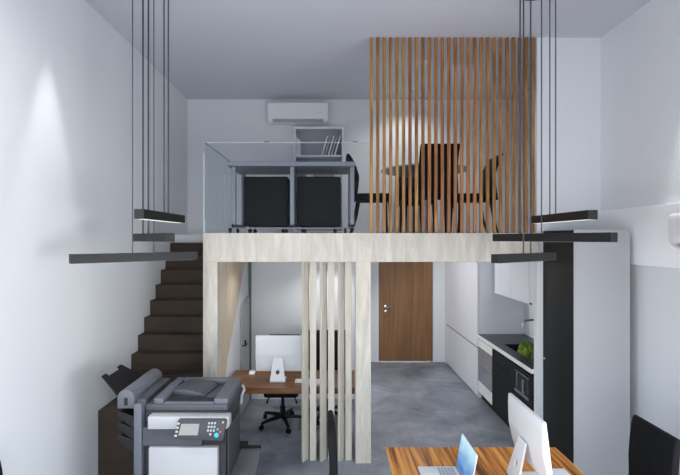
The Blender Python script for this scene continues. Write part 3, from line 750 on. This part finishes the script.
# document feeder along the left
fp = [(-1.59, 0.985), (-1.59, 1.075), (-1.575, 1.105), (-1.545, 1.125), (-1.505, 1.125), (-1.475, 1.105), (-1.462, 1.07), (-1.462, 0.985)]
fd = obj('document_feeder', MB().prism(fp, 'y', 3.37, 3.93, 0.006, 2), M['print_lo'], pr, smooth=40)
obj('feeder_slot', MB().box(-1.535, -1.512, 3.364, 3.3695, 1.01, 1.065), M['print_black'], fd)
obj('feeder_deck', MB().box(-1.461, -1.388, 3.40, 3.925, 0.985, 1.045, 0.006, 2), M['print_mid'], fd)
# black input tray with two tabs, tilted up to the left
U = Vector((-0.155, 0.0, 0.150)).normalized(); V = Vector((0, 1, 0)); W_ = U.cross(V)
def tray_pt(u, v, w): return Vector((-1.588, 3.40, 1.055)) + U*u + V*v + W_*w
tb = MB()
out = [(0.0, 0.0), (0.0, 0.50), (0.14, 0.40), (0.215, 0.355), (0.215, 0.30), (0.188, 0.292), (0.188, 0.11), (0.215, 0.10), (0.215, 0.045), (0.14, 0.03)]
bmt = bmesh.new()
lo = [bmt.verts.new(tray_pt(u, v, -0.006)) for u, v in out]; hi = [bmt.verts.new(tray_pt(u, v, 0.006)) for u, v in out]
bmt.faces.new(lo); bmt.faces.new(list(reversed(hi)))
for i in range(len(out)):
    j = (i+1) % len(out); bmt.faces.new((lo[j], lo[i], hi[i], hi[j]))
bmesh.ops.recalc_face_normals(bmt, faces=list(bmt.faces))
tb._join(bmt)
obj('input_tray', tb, M['black'], pr)
for z in (0.885, 0.795, 0.705):
    obj('output_tray', MB().prism([(-1.46, z-0.075), (-1.46, z+0.02), (-1.585, z+0.07), (-1.61, z+0.05), (-1.585, z+0.02), (-1.54, z-0.02)], 'y', 3.40, 3.80, 0.003, 1), M['print_black'], pr)
# control panel
Pm = Matrix.Translation((-0.938, 3.276, 0.868)) @ Matrix.Rotation(R(-14), 4, 'X')
cp = obj('control_panel', MB().prism([(-0.19, -0.062), (0.155, -0.072), (0.165, -0.06), (0.182, 0.06), (0.175, 0.075), (-0.16, 0.075), (-0.172, 0.062)], 'y', -0.012, 0.014, 0.004, 2, Pm), M['print_dark'], pr)
obj('panel_screen', MB().prism([(-0.158, -0.035), (-0.02, -0.035), (-0.012, 0.042), (-0.142, 0.042)], 'y', -0.0145, -0.0118, M=Pm), M['panel_screen'], cp)
for r in range(4):
    for c in range(3):
        if r == 0 and c != 1: continue
        x = 0.043 + c*0.021 + r*0.003; z = -0.036 + r*0.025
        obj('key', MB().box(x, x+0.014, -0.0165, -0.0118, z, z+0.015, 0.002, 1, Pm), M['print_white'], cp)
for k in range(4): obj('side_key', MB().box(-0.186+k*0.0045, -0.168+k*0.0045, -0.0165, -0.0118, -0.046+k*0.027, -0.031+k*0.027, 0.002, 1, Pm), M['print_white'], cp)
def button(x, z, r, m): obj('button', MB().lathe([(0, 0), (r, 0), (r, 0.004), (r*0.8, 0.006), (0, 0.006)], 16, Pm @ Matrix.Translation((x, -0.0118, z)) @ Matrix.Rotation(R(90), 4, 'X')), m, cp)
button(0.116, -0.034, 0.017, M['teal']); button(0.122, 0.006, 0.008, M['teal']); button(0.142, -0.012, 0.010, M['red']); button(0.158, 0.052, 0.007, M['amber'])
obj('hinge_strap', MB().tube([(-0.752, 3.86, 1.00), (-0.742, 3.88, 0.96), (-0.758, 3.85, 0.92), (-0.762, 3.84, 0.85)], 0.012, 10), M['book_grey'], pr, smooth=60)
for fx in (-1.44, -0.82):
    for fy in (3.42, 3.86): obj('foot', MB().tube([(fx, fy, 0.001), (fx, fy, 0.03)], 0.025, 12), M['black'], pr)
by = obj('bypass_tray', MB().prism([(-0.774, 3.42), (-0.575, 3.42), (-0.605, 3.915), (-0.774, 3.915)], 'z', 0.425, 0.44, 0.003, 1), M['print_lo'], pr)
obj('tray_rim', MB().box(-0.774, -0.605, 3.916, 3.93, 0.425, 0.462), M['print_black'], by)

# ------------------------------------------------------------------ front work table
wk = thing('work_table', 'zebra striped timber work table at bottom centre', 'table', (1.0, 2.2, 0))
ttop = MB().box(0.396, 1.615, 1.1, 3.262, 0.715, 0.75, 0.003, 1)
obj('tabletop', ttop, M['table'], wk)
for x in (0.46, 1.50):
    for y in (1.16, 3.15):
        obj('leg', MB().box(x, x+0.05, y, y+0.05, 0.001, 0.69, 0.003, 1), M['black'], wk)
obj('apron', MB().box(0.46, 1.55, 1.16, 3.20, 0.69, 0.7145), M['black'], wk)
computer('white all in one computer seen from its back on the striped table', (1.225, 2.82, 0.75), R(-90), 7, 0.372)
keyboard('thin white keyboard right of the computer on the striped table', (1.455, 2.80, 0.75), R(90))
# laptop
lp = thing('laptop', 'open silver laptop with blue screen on the striped table', 'laptop', (0.70, 2.80, 0.75))
obj('base', MB().box(0.566, 0.812, 2.652, 2.955, 0.752, 0.766, 0.004, 2), M['alu'], lp)
kb = MB()
for r in range(5):
    for c in range(12): kb.box(0.685+r*0.021, 0.702+r*0.021, 2.672+c*0.0222, 2.690+c*0.0222, 0.766, 0.768)
obj('keys', kb, M['book_grey'], lp)
obj('trackpad', MB().box(0.59, 0.665, 2.745, 2.86, 0.766, 0.767), M['white_gloss'], lp)
Ml = Matrix.Translation((0.815, 2.8035, 0.772)) @ Matrix.Rotation(R(10.5), 4, 'Y')
lo_ = obj('lid', MB().box(0.001, 0.007, -0.151, 0.151, 0.0, 0.213, 0.002, 1, Ml), M['alu'], lp)
obj('screen', MB().box(-0.0015, 0.0008, -0.146, 0.146, 0.008, 0.208, M=Ml), M['laptop_screen'], lo_)

# ------------------------------------------------------------------ lamps in the ceilings
def downlight(x, y, z, label, power, spread=1.6, blend=0.6, col=(1, 0.97, 0.93), tilt=(0, 0), r=0.05):
    t = thing('downlight', label, 'downlight', (x, y, z), 0, 'small recessed downlights')
    Mx = Matrix.Translation((x, y, 0))
    obj('ring', MB().lathe([(r, z-0.012), (r+0.014, z-0.010), (r+0.016, z-0.001), (r, z-0.001)], 24, Mx), M['white'], t)
    obj('lens', MB().lathe([(0, z-0.006), (r-0.002, z-0.006), (r-0.002, z-0.001), (0, z-0.001)], 20, Mx), M['lamp'], t)
    l = bpy.data.lights.new('downlight_beam', 'SPOT'); l.energy = power; l.spot_size = spread; l.spot_blend = blend; l.color = col; l.shadow_soft_size = r
    o = bpy.data.objects.new('downlight_beam', l); COL.objects.link(o); o.parent = t
    o.location = (0, 0, -0.02); o.rotation_euler = (tilt[0], tilt[1], 0)
downlight(1.10, 5.23, H, 'nearer recessed downlight in the loft ceiling behind slats', 42, 2.5)
downlight(1.11, 6.13, H, 'farther recessed downlight in the loft ceiling behind slats', 30, 2.5)
downlight(-1.89, 3.36, H, 'recessed downlight at the left wall making a bright scallop', 100, 0.56, 0.45)
downlight(-1.35, 1.35, H, 'added unseen downlight nearer the camera along the left wall', 260, 1.9, 1.0, tilt=(0.5, 0.12))  # added out of view to brighten the left wall
downlight(2.52, 3.36, H, 'recessed downlight at the right wall above the soffit', 100, 0.56, 0.45)
downlight(-0.82, 5.25, SB, 'recessed downlight under the loft above the walnut desk', 14, 2.6, 1.0, r=0.04)
downlight(0.66, 6.75, SB, 'added unseen downlight under the loft over the corridor floor', 75, 2.7, 0.6, tilt=(0, -0.75), r=0.04)  # added lamp, tilted to light the kitchen fronts
downlight(1.0, 5.3, SB, 'added unseen downlight under the loft between office and worktop', 16, 2.5, 0.6, r=0.04)  # added lamp, lifts the brightness under the loft
downlight(0.0, 5.9, SB, 'added unseen downlight under the loft near the office back wall', 24, 2.5, 0.6, r=0.04)  # added lamp, brightens the rear of the office

# added area lights outside the three unseen windows, brightening the room
def area(name, loc, rot, sx, sy, power, col):
    l = bpy.data.lights.new(name, 'AREA'); l.shape = 'RECTANGLE'; l.size = sx; l.size_y = sy; l.energy = power; l.color = col
    o = bpy.data.objects.new(name, l); COL.objects.link(o); o.location = loc; o.rotation_euler = rot
    return o
DAY = (0.95, 0.97, 1.0)
area('added_fill_light', ((wx0+wx1)/2, YR-0.3, (wz0+wz1)/2), (R(90), 0, 0), wx1-wx0, wz1-wz0, 115, DAY)
area('added_fill_light', (XL-0.25, (WL[0]+WL[1])/2, (WL[2]+WL[3])/2), (0, R(-90), 0), WL[3]-WL[2], WL[1]-WL[0], 70, DAY)
area('added_fill_light', (XR+0.25, (WR[0]+WR[1])/2, (WR[2]+WR[3])/2), (0, R(90), 0), WR[3]-WR[2], WR[1]-WR[0], 130, DAY)
w = bpy.data.worlds.new('world'); scene.world = w; w.use_nodes = True
bg = w.node_tree.nodes['Background']
sky = w.node_tree.nodes.new('ShaderNodeTexSky'); sky.sky_type = 'NISHITA'; sky.sun_disc = False; sky.sun_elevation = R(40)
w.node_tree.links.new(sky.outputs[0], bg.inputs['Color']); bg.inputs['Strength'].default_value = 0.3

# ------------------------------------------------------------------ camera and view
cam = bpy.data.cameras.new('camera'); cam.lens = 24.0; cam.sensor_width = 36.0; cam.sensor_fit = 'HORIZONTAL'
cam.shift_x = 9/680; cam.shift_y = 1/680; cam.clip_start = 0.05
co = bpy.data.objects.new('camera', cam); COL.objects.link(co)
co.location = (0, 0, 2.25); co.rotation_euler = (R(90), 0, 0)
scene.camera = co
vs = scene.view_settings
vs.view_transform = 'Standard'; vs.look = 'None'; vs.gamma = 1.0; vs.use_curve_mapping = False
vs.exposure = 0.15
